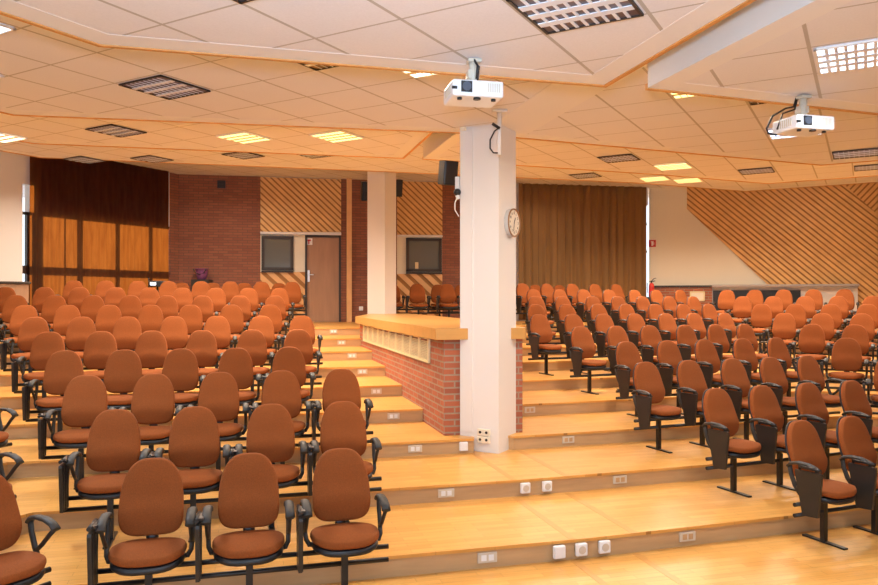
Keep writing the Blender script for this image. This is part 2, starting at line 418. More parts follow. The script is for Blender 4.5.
def dark_window(n, x0, x1, y0, y1):
    root = empty('window_%d' % n, (WB.P.x, WB.P.y, 0), WB.a); struct(root)
    a, zt = WB.uz(x0, y0); b, zb = WB.uz(x1, y1); w = .07
    bm = bmesh.new()
    box(bm, a, b, -.05, .0, zt-w, zt); box(bm, a, b, -.05, .0, zb, zb+w); box(bm, a, a+w, -.05, 0, zb, zt); box(bm, b-w, b, -.05, 0, zb, zt)
    box(bm, a, b, -.09, 0, zb-.05, zb-.01)
    link('window_frame', bm, M['frame'], root)
    bm = bmesh.new(); box(bm, a+w, b-w, -.02, -.005, zb+w, zt-w); link('window_pane', bm, M['glass'], root)
    return a, b, zb, zt
a, b, zb, zt = dark_window(3, 261.5, 293.5, 236, 270.5)
a2, b2, zb2, zt2 = dark_window(4, 406, 441.5, 238, 272)
bm = bmesh.new(); u, z = WB.uz(416.5, 266); box(bm, u-.04, u+.04, -.045, -.022, z-.09, z+.09, bev=.008)
o = WB.obj('paper_note', bm, M['grille']); tag(o, 'small yellow slip stuck low on the dark window between the pillars', 'note')
bm = bmesh.new(); p0 = WB.u(346.5); p1 = WB.u(351.5); box(bm, p0, p1, -.1, -.003, ZF, 4.75); o = WB.obj('wooden_post', bm, M['slatpale']); tag(o, 'tall narrow pine post on the brick right of the door', 'post')
for i, (x0, x1, y0, y1) in enumerate(((260.5, 341, 232, 235.5), (397, 442, 235, 237.5))):
    ua, za = WB.uz(x0, y0); ub, zb_ = WB.uz(x1, y1); bm = bmesh.new(); box(bm, ua, ub, -.1, -.002, min(za, zb_), max(za, zb_)); struct(WB.obj('trim_%d' % (10+i), bm, M['white']))
u, z = WB.uz(361, 308.5); bm = bmesh.new(); box(bm, u-.05, u+.05, -.02, -.002, z-.05, z+.05, bev=.008); o = WB.obj('wall_socket', bm, M['socket']); tag(o, 'tiny white wall socket low on the dark brick beside pillar', 'socket')
u, z = WB.uz(221.5, 184.5)
root = empty('wall_vent', (WB.P.x, WB.P.y, 0), WB.a); tag(root, 'small square dark vent high on the brick back wall', 'vent')
bm = bmesh.new(); s_ = .09
box(bm, u-s_, u+s_, -.03, -.002, z-s_, z+s_); link('vent_body', bm, M['dark'], root)
bm = bmesh.new()
for j in range(5): box(bm, u-s_, u+s_, -.04, -.028, z-s_+.01+j*.035, z-s_+.02+j*.035)
link('vent_blades', bm, M['frame'], root)
# purple tub
u, z = WB.uz(203, 279); root = empty('purple_tub', (*(WB.P + D_B*u - Vector((-D_B.y, D_B.x))*.2), z-.02)); tag(root, 'purple tub seen above the chair backs against the brick wall', 'tub')
bm = bmesh.new()
def lathe(bm, prof, n=24, mi=0):
    rs = [[bm.verts.new((r*math.cos(2*math.pi*k/n), r*math.sin(2*math.pi*k/n), zz)) for k in range(n)] for r, zz in prof]
    for a_, b_ in zip(rs, rs[1:]):
        for k in range(n): f = bm.faces.new((a_[k], a_[(k+1) % n], b_[(k+1) % n], b_[k])); f.smooth = True; f.material_index = mi
    bm.faces.new(rs[0]); bm.faces.new(rs[-1])
lathe(bm, [(.09, 0), (.12, .1), (.145, .24), (.16, .25), (.15, .25), (.11, .1), (.08, .02)])
link('tub_body', bm, M['purple'], root)
bm = bmesh.new(); tube(bm, [(-.15, 0, .24), (-.1, 0, .15), (0, 0, .11), (.1, 0, .15), (.15, 0, .24)], .012); o = link('tub_handle', bm, M['plastic'], root); o.location.y = -.16
bm = bmesh.new(); box(bm, -.2, .2, -.15, .15, ZF-(z-.02), 0); 
o = link('low_table', bm, M['frame']); o.location = root.location; tag(o, 'low dark stand under the purple tub by the brick wall', 'stand')

# right wall furniture
ul0, zl = WR.uz(712, 285); ul1, _ = WR.uz(857, 285); _, zl2 = WR.uz(712, 287.8)
bm = bmesh.new(); box(bm, ul0, ul1, -.32, -.07, zl-.06, zl, bev=.01); o = WR.obj('wall_shelf', bm, plain('grey_ledge', (.42, .38, .36), .5)); tag(o, 'long grey ledge along the foot of the slatted right wall', 'shelf')
bm = bmesh.new(); box(bm, ul0, ul1-.0, -.10, -.068, ZF, zl-.06); o = struct(WR.obj('trim_20', bm, M['white']))
bm = bmesh.new(); ud0 = WR.u(713); ud1 = WR.u(800); box(bm, ud0, ud1, -.14, -.101, ZF+.1, zl-.14); o = WR.obj('dark_gap_panel', bm, M['dark']); tag(o, 'black panel drawn as the dark gap under the left half of the grey ledge', 'panel')  # black box stands in for the dark gap beneath the ledge
ub0 = .05; ub1 = ul0
bm = bmesh.new(); box(bm, ub0, ub1, -.18, -.002, ZF, zl-.06); struct(WR.obj('wall_right', bm, M['brick']))
bm = bmesh.new(); box(bm, ub0, ub1, -.22, 0, zl-.06, zl-.01); struct(WR.obj('trim_21', bm, M['frame']))
ug0, zg0 = WR.uz(690, 291.5); ug1, zg1 = WR.uz(705, 301)
root = empty('wall_hatch', (WR.P.x, WR.P.y, 0), WR.a); tag(root, 'cream framed hatch in the low brick wall right of the extinguisher', 'hatch')
bm = bmesh.new(); t_ = .035; y0_, y1_ = -.21, -.18
for a_ in ((ug0, ug1, zg0-t_, zg0), (ug0, ug1, zg1, zg1+t_), (ug0, ug0+t_, zg1, zg0), (ug1-t_, ug1, zg1, zg0)): box(bm, a_[0], a_[1], y0_, y1_, a_[2], a_[3])
link('hatch_frame', bm, M['grille'], root)
bm = bmesh.new(); box(bm, ug0+t_, ug1-t_, -.19, -.181, zg1+t_, zg0-t_); link('hatch_door', bm, M['face'], root)
uh0, zh0 = WR.uz(675.5, 273); uh1, zh1 = WR.uz(684.5, 284)
bm = bmesh.new(); box(bm, uh0, uh1, -.012, -.002, zh1, zh0, bev=.003); o = WR.obj('access_panel', bm, M['cream']); tag(o, 'flush cream access panel on the plain right wall', 'panel')
# extinguisher and its sign
p = ray(651.5, BR + Vector((0, -.4)), D_RW); z = Z(297, p.y)
root = empty('fire_extinguisher', (p.x, p.y, z)); root.scale = (.72, .72, .8); tag(root, 'red fire extinguisher by the bright slit at the right curtain edge', 'fire extinguisher')
bm = bmesh.new(); lathe(bm, [(.085, 0), (.095, .02), (.095, .36), (.07, .42), (.03, .45)]); link('cylinder', bm, M['red'], root)
bm = bmesh.new(); tube(bm, [(0, 0, .44), (0, 0, .52)], .025); tube(bm, [(0, 0, .50), (.07, -.02, .58), (.15, -.04, .60)], .012); tube(bm, [(0, 0, .49), (.12, -.02, .51)], .012); link('valve_lever', bm, M['plastic'], root)
bm = bmesh.new(); tube(bm, [(0, 0, .48), (-.08, 0, .50), (-.14, 0, .44), (-.15, 0, .3), (-.13, 0, .12)], .012); link('hose', bm, M['plastic'], root)
bm = bmesh.new(); box(bm, -.12, .12, -.12, .15, ZF-z, 0); o = link('extinguisher_stand', bm, M['frame']); o.location = root.location; tag(o, 'dark stand that holds up the fire extinguisher', 'stand')
u, z = WR.uz(652.3, 243.5)
root = empty('fire_sign', (WR.P.x, WR.P.y, 0), WR.a); tag(root, 'small red fire sign on the cream wall above extinguisher', 'sign')
bm = bmesh.new(); box(bm, u-.09, u+.09, -.015, -.002, z-.09, z+.09); link('sign_plate', bm, M['red'], root)
bm = bmesh.new(); box(bm, u-.02, u+.02, -.019, -.015, z-.06, z+.04); box(bm, u-.035, u+.035, -.019, -.015, z+.04, z+.055); box(bm, u+.03, u+.045, -.019, -.015, z-.04, z+.03); link('pictogram', bm, M['white'], root)
# cabinet far left
p = ray(2, BL - D_LL*4.4 + Vector((.8, -.2)), D_LL); zt_ = Z(281.5, p.y)
root = empty('wooden_cabinet', (p.x, p.y, RISE*7), R(60)); tag(root, 'dark-topped wooden cabinet at the far left by the white wall', 'cabinet')
hh = zt_ - RISE*7
bm = bmesh.new(); box(bm, -.35, .35, -.2, .2, 0, hh-.04); link('cabinet_body', bm, M['door'], root)
bm = bmesh.new(); box(bm, -.38, .38, -.23, .23, hh-.04, hh, bev=.008); link('cabinet_top', bm, M['frame'], root)
# small device between the chairs at the back left
p = room(*( -2.05, 16.2)); p = ray(157.5, room(0, 16.3), Vector((c15, s15))); 
root = empty('electronic_unit', (p.x, p.y, ZF), R(15)); tag(root, 'small dark electronic unit on a stand behind the last left row', 'device')
hz = Z(280, p.y) - ZF
bm = bmesh.new(); tube(bm, [(0, 0, 0), (0, 0, hz-.12)], .02); box(bm, -.15, .15, -.12, .12, 0, .03); link('stand_pole', bm, M['steel'], root)
bm = bmesh.new(); box(bm, -.16, .2, -.1, .1, hz-.14, hz-.02, bev=.01); link('unit_body', bm, M['plastic'], root)
bm = bmesh.new(); box(bm, -.13, -.02, -.108, -.1, hz-.11, hz-.05); link('unit_screen', bm, M['lit_blue'], root)
bm = bmesh.new(); tube(bm, [(-.17, 0, hz-.16), (-.17, 0, hz+.05)], .012); link('antenna', bm, M['steel'], root)

# ------------------------------------------------------------------ curtains
def curtain(wall, x0, x1, ztop, zbot, off, mat, label, waves, amp, seed):
    rnd = random.Random(seed)
    u0, u1 = wall.u(x0), wall.u(x1); n = 220; bm = bmesh.new(); rows = []
    ph = [rnd.uniform(0, 6.28) for _ in range(4)]
    zs = [zbot + (ztop-zbot)*i/10 for i in range(11)]
    for z in zs:
        r_ = []
        for i in range(n+1):
            s = i/n; w = waves*2*math.pi*s
            y = -off + amp*(math.sin(w + ph[0] + .6*math.sin(w*.21+ph[1])) + .35*math.sin(2.3*w+ph[2]))*(.75+.25*(ztop-z)/(ztop-zbot))
            r_.append(bm.verts.new((u0+(u1-u0)*s, y, z)))
        rows.append(r_)
    for a_, b_ in zip(rows, rows[1:]):
        for i in range(n): bm.faces.new((a_[i], a_[i+1], b_[i+1], b_[i]))
    o = link('curtain', bm, mat, None, True); o.location = (wall.P.x, wall.P.y, 0); o.rotation_euler.z = wall.a
    md = o.modifiers.new('cloth', 'SOLIDIFY'); md.thickness = .004
    tag(o, label, 'curtain')
    return o
o = curtain(WL, 27, 166, 4.85, ZF+.03, .10, M['curtain_l'], 'dark brown curtain at left with low sunlight glowing through it', 17, .014, 3); o.modifiers.clear()
curtain(WB, 516.5, 643.5, 4.85, ZF+.03, .16, M['curtain_r'], 'wide brown pleated curtain on the back wall right of the pillar', 15, .045, 5)

# ------------------------------------------------------------------ ceiling panels
H1, H2, H3, H4, H5 = [CZ+v for v in (1.41, 1.77, 2.13, 2.49, 2.90)]
def cpt(x, y, h): Y = F*(h-CZ)/(CY-y); return Vector(((x-CX)/F*Y, Y))
PH = {}
g1 = cpt(400.8, 19.1, H1); g2 = cpt(214, 90.3, H2); g3 = cpt(306.8, 134.3, H3)
GRID = {H1: g1, H2: g2, H3: g3, H4: g3, H5: g3}
def panel(h, htop, pts, g=None, mat=None, side='white'):
    bm = bmesh.new(); prism(bm, [(p[0], p[1]) for p in pts], h, htop, 0, 1)
    g = g or GRID[h]
    o = link('ceiling', bm, [mat or tilemat('ceiling_tiles', g.x, g.y), M[side]]); struct(o); return o
def offset_strip(name, pts, w0, w1, z0, z1, mat):
    """flat border between parallel offsets w0..w1 of an open polyline, + is to the right of travel"""
    pts = [Vector(p) for p in pts]
    def off(w):
        out = []
        for i, p in enumerate(pts):
            ds = []
            if i: ds.append((p-pts[i-1]).normalized())
            if i < len(pts)-1: ds.append((pts[i+1]-p).normalized())
            ns = [Vector((d.y, -d.x)) for d in ds]
            n = sum(ns, Vector((0, 0))).normalized(); out.append(p + n*w/max(.3, n.dot(ns[0])))
        return out
    a_, b_ = off(w0), off(w1); bm = bmesh.new()
    for i in range(len(pts)-1):
        prism(bm, [a_[i], a_[i+1], b_[i+1], b_[i]], z0, z1)
    o = link(name, bm, mat); struct(o); return o
P = lambda *a: Vector(a)
dq = P(.2588, -.9659)
A1, B1 = P(-1.865, 4.07), P(1.08, 4.842); D1 = P(1.391, 4.927); E1 = P(4.55, 6.02)
e1 = [A1 - D_LL*6.5, A1, B1, B1 + dq*6.5]
panel(H1, H2+.01, [B1, A1, A1-D_LL*6.5, (-5.2, -3.1), (2.9, -3.1), B1+dq*6.5])
e1r = [D1 + dq*6.5, D1, E1, E1 + D_RR*6]
panel(H1+.005, H2+.01, [E1, D1, D1+dq*6.5, (3.2, -3.1), (9.7, -3.1), E1+D_RR*6], g=cpt(815, 74.3, H1))
e2 = [P(-4.05, 7.05)-D_LL*8, P(-4.05, 7.05), P(.3, 7.82), P(5.0, 9.67), P(5.0, 9.67)+D_RR*7]
panel(H2, H3+.01, [e2[3], e2[2], e2[1], e2[0], (-8.2, -3.1), (12.9, -3.1), e2[4]])
e3l = [P(-5.5, 10.04)-D_LL*9, P(-5.5, 10.04), P(-.546, 11.08), P(.2, 8.2)]
e3r = [P(.55, 8.3), P(-.24, 11.15), P(3.78, 12.55), P(6.0, 13.5), P(6.0, 13.5)+D_RR*7.5]
panel(H3, H4+.01, [(.5, 6.0), (.3, 7.9), e3l[2], e3l[1], e3l[0], (-10, 0), (-4, 0)])
panel(H3, H4+.01, [(.62, 7.9), e3r[1], e3r[2], e3r[3], e3r[4], (12.4, 5), (2, 5)][::-1])
e4 = [P(-6.95, 12.9)-D_LL*9, P(-6.95, 12.9), P(-.9, 14.35), P(4.2, 15.7), P(7.0, 16.9), P(7, 16.9)+D_RR*7]
panel(H4, H5+.01, [*e4[::-1][0:0], e4[5], e4[4], e4[3], e4[2], e4[1], e4[0], (-10.9, 4), (-10, 6), (0, 8), (12.9, 8)][::-1])
panel(H5, TOP, [(-12, 5), (13, 5), (13, 21), (-12, 21)])
zz = .0015
for i, (e, h) in enumerate(((e1, H1), (e1r, H1+.005), (e2, H2), (e3l, H3), (e3r, H3), (e4, H4))):
    offset_strip('trim_%d' % (30+i), e, .0, .17, h-zz, h+.0, M['band'])
    offset_strip('trim_%d' % (40+i), e[1:] if i in (1, 4) else e, -.03, .0, h-.010, h+.03, M['trimwood'])
# plain strip across the second ceiling level in line with the pillar
bm = bmesh.new(); box(bm, 2.45, 2.95, 3.5, 7.35, H2-.004, H2); o = link('trim_50', bm, M['band']); o.rotation_euler.z = R(15); struct(o)

# ---- recessed lights
def snap(x, y, h, g):
    p = cpt(x, y, h) - g
    ux, uy = P(math.cos(R(-30)), math.sin(R(-30))), P(math.cos(R(60)), math.sin(R(60)))
    i = math.floor(p.dot(ux)/TILE) + .5; j = math.floor(p.dot(uy)/TILE) + .5
    return g + ux*i*TILE + uy*j*TILE
def make_fixture(kind, near=True):
    root = empty('ceiling_light', (0, 0, 0), R(-30)); s_ = TILE/2 - .02
    bm = bmesh.new()
    for a_ in ((-s_, s_, -s_, -s_+.015), (-s_, s_, s_-.015, s_), (-s_, -s_+.015, -s_, s_), (s_-.015, s_, -s_, s_)): box(bm, *a_, -.012, 0)
    link('light_frame', bm, M['white'] if kind[0] == 'l' else M['dark'], root)
    bm = bmesh.new(); box(bm, -s_+.015, s_-.015, -s_+.015, s_-.015, -.006, -.001); link('light_reflector', bm, M[kind], root)
    bm = bmesh.new()
    nb, nc = (4, 9) if kind != 'lit_blue' else (4, 10)
    ins = s_-.015
    for i in range(1, nb):
        y = -ins + 2*ins*i/nb; box(bm, -ins, ins, y-(.026 if near else .02), y+(.026 if near else .02), -.013, -.008)
    for i in range(1, nc):
        x = -ins + 2*ins*i/nc; w_ = .009 if near else .003; box(bm, x-w_, x+w_, -ins, ins, -.012, -.008)
    link('light_louver', bm, M[{'lit_warm': 'grille', 'lit_white': 'grille'}.get(kind, 'metal')], root)
    return root
LIGHTS = []
G1R = cpt(815, 74.3, H1)
fx = [ # pixel x, y, level, state, label
 (590, 8, H1, 'unlit_blue', 'largest silver louvred ceiling light at the top right of the picture'),
 (238, -3, H1, 'unlit_blue', 'silver louvred ceiling light cut off at the top edge of the picture'),
 (848, 57, H1+.005, 'lit_blue', 'bright bluish louvred ceiling light at the top right corner'),
 (167, 87, H2, 'unlit_blue', 'silver louvred ceiling light alone in the middle left ceiling'),
 (-20, 26, H2, 'lit_blue', 'bluish ceiling light cut by the left edge, upper one'),
 (-20, 80, H2, 'lit_blue', 'bluish ceiling light cut by the left edge, lower one'),
 (325, 62, H2, 'unlit', 'unlit dark ceiling light half hidden left of the white projector'),
 (418, 66, H2, 'lit_white', 'yellow ceiling light half hidden just left of the pillar projector'),
 (688, 92, H2, 'lit_warm', 'yellow ceiling light peeping below the corner of the dropped panel'),
 (752, 102, H2, 'unlit', 'unlit brown ceiling light left of the right projector mount'),
 (778, 137, H2, 'lit_blue', 'pale ceiling light behind the right projector'),
 (880, 148, H2, 'unlit_blue', 'pale ceiling light at the right edge under the dropped panel'),
 (-12, 130, H3, 'lit_white', 'warm ceiling light cut by the left edge, third level'),
 (115, 132, H3, 'unlit_blue', 'silver louvred ceiling light above the left curtain, nearer one'),
 (243, 138, H3, 'lit_warm', 'warm lit ceiling light above the brick back wall'),
 (334, 135, H3, 'lit_warm', 'warm lit ceiling light nearest the rear white pillar'),
 (619, 156, H3, 'unlit', 'unlit brown ceiling light above the right curtain, nearer one'),
 (672, 165, H3, 'lit_warm', 'yellow ceiling light above the right end of the curtain'),
 (753, 172, H3, 'unlit_blue', 'pale unlit ceiling light above the slatted wall'),
 (862, 168, H3, 'unlit_blue', 'pale ceiling light at the right above the slatted wall'),
 (84, 157, H4, 'unlit_blue', 'small silver ceiling light just above the left curtain'),
 (151, 155, H4, 'unlit_blue', 'small silver ceiling light above the right end of the left curtain'),
 (245, 158, H4, 'unlit_blue', 'small silver ceiling light above the brick wall'),
 (317, 157, H4, 'unlit_blue', 'small silver ceiling light above the diagonal slats'),
 (579, 177, H4, 'unlit', 'small dark ceiling light just above the right curtain'),
 (646, 181, H4, 'lit_warm', 'small yellow ceiling light at the top of the white wall strip'),
 (696, 179, H4, 'lit_warm', 'small yellow ceiling light above the left end of the slats'),
]
for x, y, h, kind, lab in fx:
    g = G1R if abs(h-H1-.005) < 1e-6 else GRID[h]
    c = snap(x, y, h, g)
    r_ = make_fixture(kind, h < H2); r_.location = (c.x, c.y, h-.004); tag(r_, lab, 'ceiling light', 'recessed louvred ceiling lights')
    LIGHTS.append((c, h, kind))

# ------------------------------------------------------------------ pillars
def pillar(fore, w1, w2, z0, z1, lab):
    a_ = fore; b_ = fore - D_RR*w1; c_ = b_ + D_LL*w2; d_ = fore + D_LL*w2
    bm = bmesh.new(); prism(bm, [a_, d_, c_, b_], z0, z1)
    o = link('pillar', bm, M['white']); o['kind'] = 'structure'; return o
F1 = P(.598, 7.41); pillar(F1, .44, .42, RISE*2, H2, '')
F2 = P(-1.13, 15.5); pillar(F2, .45, .42, RISE*9, H5, '')
FaceL = Wall(F1 - D_RR*.44, D_RR)          # local u 0..0.44 to the right, +y into pillar
FaceR = Wall(F1, D_LL)
bm = bmesh.new(); box(bm, .01, .15, -.012, 0, RISE*3+.05, H2-.02); o = FaceL.obj('trim_60', bm, M['white']); struct(o)
# power sockets on the pillar
for yy, lb in ((432, 'upper cream double socket on the pillar base'), (439.3, 'lower cream double socket on the pillar base')):
    u, z = FaceL.uz(484.5, yy); root = empty('double_socket', (FaceL.P.x, FaceL.P.y, 0), FaceL.a); tag(root, lb, 'socket', 'pillar sockets')
    bm = bmesh.new(); box(bm, u-.07, u+.07, -.03, -.002, z-.036, z+.033, bev=.006); link('socket_plate', bm, plain('cream_socket', (.85, .78, .62), .4), root)
    for du in (-.035, .035):
        bm = bmesh.new(); disc(bm, .014, -.034, -.03, 12, (u+du, z)); link('socket_hole', bm, M['dark'], root)
# clock
u, z = FaceR.uz(509.8, 223); root = empty('wall_clock', (FaceR.P.x, FaceR.P.y, 0), FaceR.a); tag(root, 'round bronze-rimmed clock on the right face of the white pillar', 'clock')
bm = bmesh.new(); disc(bm, .146, -.045, -.002, 40, (u, z)); link('clock_case', bm, plain('clock_case', (.5, .5, .5), .4), root)
bm = bmesh.new()
n = 40
for ra, rb, ya, yb in ((.148, .146, -.045, -.058), (.146, .134, -.058, -.055), (.134, .132, -.055, -.046)):
    a_ = [bm.verts.new((u+ra*math.cos(2*math.pi*k/n), ya, z+ra*math.sin(2*math.pi*k/n))) for k in range(n)]
    b_ = [bm.verts.new((u+rb*math.cos(2*math.pi*k/n), yb, z+rb*math.sin(2*math.pi*k/n))) for k in range(n)]
    for k in range(n): bm.faces.new((a_[k], a_[(k+1) % n], b_[(k+1) % n], b_[k]))
link('clock_rim', bm, M['gold'], root)
bm = bmesh.new(); disc(bm, .133, -.048, -.045, 40, (u, z)); face = link('clock_face', bm, M['face'], root)
for k in range(1, 13):
    cu = bpy.data.curves.new('numeral', 'FONT'); cu.body = str(k); cu.size = .038; cu.align_x = 'CENTER'; cu.align_y = 'CENTER'; cu.extrude = .0008
    t = bpy.data.objects.new('numeral', cu); me = bpy.data.meshes.new_from_object(t)
    bpy.data.objects.remove(t); me.materials.append(M['frame'])
    o = bpy.data.objects.new('numeral', me); col.objects.link(o); o.parent = face
    an = R(90 - 30*k); o.location = (u+.1*math.cos(an), -.0495, z+.1*math.sin(an)); o.rotation_euler.x = R(90)
for L_, an, w in ((.06, R(62), .006), (.09, R(-100), .004)):
    bm = bmesh.new(); box(bm, -.01, L_, -.001, .001, -w, w, mat=Matrix.Translation((u, -.051, z)) @ Matrix.Rotation(-an, 4, 'Y')); link('clock_hand', bm, M['dark'], root)
# speaker and camera by the pillar's left edge
def speaker(x, y, Y, w, hgt, d, az, lab, tilt=0, top=None):
    X = (x-CX)/F*Y; z = Z(y, Y); root = empty('loudspeaker', (X, Y, z), az); tag(root, lab, 'loudspeaker')
    mt = Matrix.Rotation(tilt, 4, 'X')
    bm = bmesh.new(); box(bm, -w/2, w/2, -d/2, d/2, -hgt/2, hgt/2, mat=mt, bev=.012); link('speaker_cabinet', bm, M['plastic'], root)
    bm = bmesh.new(); box(bm, -w/2+.015, w/2-.015, -d/2-.008, -d/2, -hgt/2+.02, hgt/2-.02, mat=mt); link('speaker_grille', bm, M['dark'], root)
    bm = bmesh.new(); tube(bm, [(0, d/2-.02, 0), (0, d/2+.04, 0), (top, d/2+.06, 0)], .014); link('bracket', bm, M['steel'], root)
    return root
speaker(448, 173, 8.35, .17, .27, .17, R(25), 'black loudspeaker hanging left of the tall pillar', R(10), .12)
speaker(366.5, 191, 16.6, .24, .42, .2, R(15), 'black loudspeaker half hidden left of the rear pillar', R(12), .3)
speaker(397, 188, 16.8, .22, .38, .2, R(15), 'black loudspeaker half hidden right of the rear pillar', R(12), -.3)
# dome camera on a white holder
b0 = FaceL.P; u0_ = 0
root = empty('security_camera', (b0.x, b0.y, 0), FaceL.a); tag(root, 'small black dome camera on a white bracket at the pillar edge', 'camera')
zc = Z(193, b0.y)
bm = bmesh.new(); box(bm, -.05, -.005, -.02, .04, zc-.02, zc+.17, bev=.005); link('camera_bracket', bm, M['socket'], root)
bm = bmesh.new(); bmesh.ops.create_uvsphere(bm, u_segments=16, v_segments=10, radius=.038, matrix=Matrix.Translation((-.0, -.06, zc))); link('camera_dome', bm, M['plastic'], root, True)
bm = bmesh.new(); tube(bm, [(0, -.06, zc-.03), (.01, -.05, zc-.07)], .022); link('camera_mount', bm, M['socket'], root)
bm = bmesh.new(); tube(bm, [(-.03, .0, zc-.03), (-.06, 0, zc-.1), (-.06, 0, zc-.17), (-.015, 0, zc-.24)], .006); link('camera_cable', bm, M['socket'], root)
# white box near the pillar top
zc = Z(127, b0.y); root = empty('junction_box', (b0.x, b0.y, 0), FaceL.a); tag(root, 'cream junction box at the top left of the tall pillar', 'box')
bm = bmesh.new(); box(bm, .03, .085, -.05, -.013, zc-.05, zc+.05, bev=.005); link('box_body', bm, M['cream'], root)
bm = bmesh.new(); tube(bm, [(.03, -.03, zc+.03), (-.03, -.03, zc+.06)], .012); link('cable_gland', bm, M['plastic'], root)
# hanging white conduit with a cable loop
Yp = 6.9; Xp = (499.5-CX)/F*Yp; zt_, zb_ = H2-.005, Z(155, Yp)
root = empty('ceiling_mount_pole', (Xp, Yp, zt_)); tag(root, 'white ceiling pole with dangling black cable in front of the pillar top', 'mount')
L_ = zt_-zb_
bm = bmesh.new(); tube(bm, [(0, 0, 0), (-.005, 0, -L_)], .022, 12); link('pole', bm, M['white'], root)
bm = bmesh.new(); box(bm, -.07, .07, -.05, .05, -.02, .0, bev=.004); link('mount_plate', bm, M['white'], root)
bm = bmesh.new(); tube(bm, [(.0, -.025, -.16), (-.05, -.04, -.2), (-.09, -.04, -.28), (-.09, -.04, -.36), (-.06, -.04, -.40), (-.02, -.03, -.40)], .007); tube(bm, [(.0, -.02, -.17), (-.07, -.04, -.13)], .014); link('cable', bm, M['plastic'], root)

# ------------------------------------------------------------------ brick parapet with wooden top
PZ = CZ - .29
body = [P(.05, 7.62), P(.88, 7.80), P(.30, 11.6), P(-.72, 15.9), P(-1.40, 15.9), P(-1.40, 13.1)]
root = empty('brick_parapet', (0, 0, 0)); root['kind'] = 'structure'
def wallbrick(a_, b_, z0, z1, name):
    d = (b_-a_); L = d.length; bm = bmesh.new(); box(bm, 0, L, 0, .1, z0, z1); o = link(name, bm, M['brick'], root)
    o.location = (a_.x, a_.y, 0); o.rotation_euler.z = math.atan2(d.y, d.x); return o
for i in range(len(body)):
    a_, b_ = body[i], body[(i+1) % len(body)]
    wallbrick(a_, b_, RISE*3-.01, PZ-.115, 'brick_face')
topn = [P(-.03, 7.50), P(.90, 7.70), P(.93, 7.86), P(.38, 11.6), P(-.66, 16.0), P(-1.47, 16.0), P(-1.47, 13.0)]
bm = bmesh.new(); prism(bm, topn, PZ-.115, PZ); link('wooden_top', bm, M['stagewood'], root)
# grille of ten panels on the stair side
gw = Wall(P(-1.40, 13.1), (P(.05, 7.62)-P(-1.40, 13.1)).normalized())
root = empty('ventilation_grille', (gw.P.x, gw.P.y, 0), gw.a); tag(root, 'long cream ventilation grille set in the brick parapet by the stairs', 'grille')
g0, zt0 = gw.uz(364.5, 324); g1_, _ = gw.uz(430, 340); zt_ = PZ-.117; zb_ = zt_-.29
bm = bmesh.new()
box(bm, g0, g1_, -.025, -.002, zt_-.03, zt_); box(bm, g0, g1_, -.025, -.002, zb_, zb_+.03)
for i in range(11):
    u = g0+(g1_-g0)*i/10; box(bm, u-.025, u+.025, -.025, -.002, zb_, zt_)
link('grille_frame', bm, M['grille'], root)
for i in range(10):
    ua = g0+(g1_-g0)*i/10+.025; ub = g0+(g1_-g0)*(i+1)/10-.025; bm = bmesh.new()
    for j in range(11):
        z = zb_+.035+j*.019; box(bm, ua, ub, -.018, -.002, z, z+.012)
    link('louver_panel', bm, plain('louver%d' % i, (.68, .60, .38), .5), root)

# ------------------------------------------------------------------ step lights and sockets on risers
def riser_wall(k, right):
    l = riser_line(k)
    return Wall(l[2] if right else l[1], D_R if right else P(c15, s15))
names = ['lowest', 'second', 'third', 'fourth', 'fifth', 'sixth', 'seventh', 'eighth', 'ninth']
for k, x in ((8, 333.5), (7, 341.5), (6, 352), (5, 362.4), (4, 376.3), (3, 393.4), (2, 415), (1, 446), (0, 487)):
    w = riser_wall(k, False); u = w.u(x); z = RISE*(k+.5); root = empty('step_light', (w.P.x, w.P.y, 0), w.a)
    tag(root, 'small grey step light on the %s riser, stairs left of the pillar' % names[k], 'step light', 'step lights')
    bm = bmesh.new(); box(bm, u-.07, u+.07, -.012, -.001, z-.036, z+.036, bev=.004); link('light_plate', bm, M['steplight'], root)
    bm = bmesh.new(); box(bm, u-.045, u-.008, -.015, -.012, z-.02, z+.02); box(bm, u+.008, u+.045, -.015, -.012, z-.02, z+.02); link('light_lens', bm, M['socket'], root)
for k, x in ((3, 529.6), (2, 568), (1, 619.5), (0, 686.8)):
    w = riser_wall(k, True); u = w.u(x); z = RISE*(k+.5); root = empty('step_light', (w.P.x, w.P.y, 0), w.a)
    tag(root, 'small beige step light on the %s riser right of the pillar' % names[k], 'step light', 'step lights')
    bm = bmesh.new(); box(bm, u-.07, u+.07, -.012, -.001, z-.036, z+.036, bev=.004); link('light_plate', bm, M['steplight'], root)
    bm = bmesh.new(); box(bm, u-.045, u-.008, -.015, -.012, z-.02, z+.02); box(bm, u+.008, u+.045, -.015, -.012, z-.02, z+.02); link('light_lens', bm, M['riser'], root)
for k, x, right, lab in ((2, 463, False, 'white box socket on the third riser touching the pillar'), (1, 524.4, True, 'left white socket of the pair on the second riser'),
        (1, 546, True, 'right white socket of the pair on the second riser'), (0, 558, True, 'leftmost of three white sockets on the lowest riser'),
        (0, 580, True, 'middle of three white sockets on the lowest riser'), (0, 603, True, 'rightmost of three white sockets on the lowest riser')):
    w = riser_wall(k, right); u = w.u(x); z = RISE*(k+.5); root = empty('floor_socket', (w.P.x, w.P.y, 0), w.a); tag(root, lab, 'socket', 'white riser sockets')
    bm = bmesh.new(); box(bm, u-.045, u+.045, -.035, -.001, z-.045, z+.045, bev=.01); link('socket_plate', bm, M['socket'], root)
    if k != 2 and x != 558:
        bm = bmesh.new(); disc(bm, .028, -.038, -.035, 16, (u, z)); link('socket_insert', bm, M['steplight'], root)

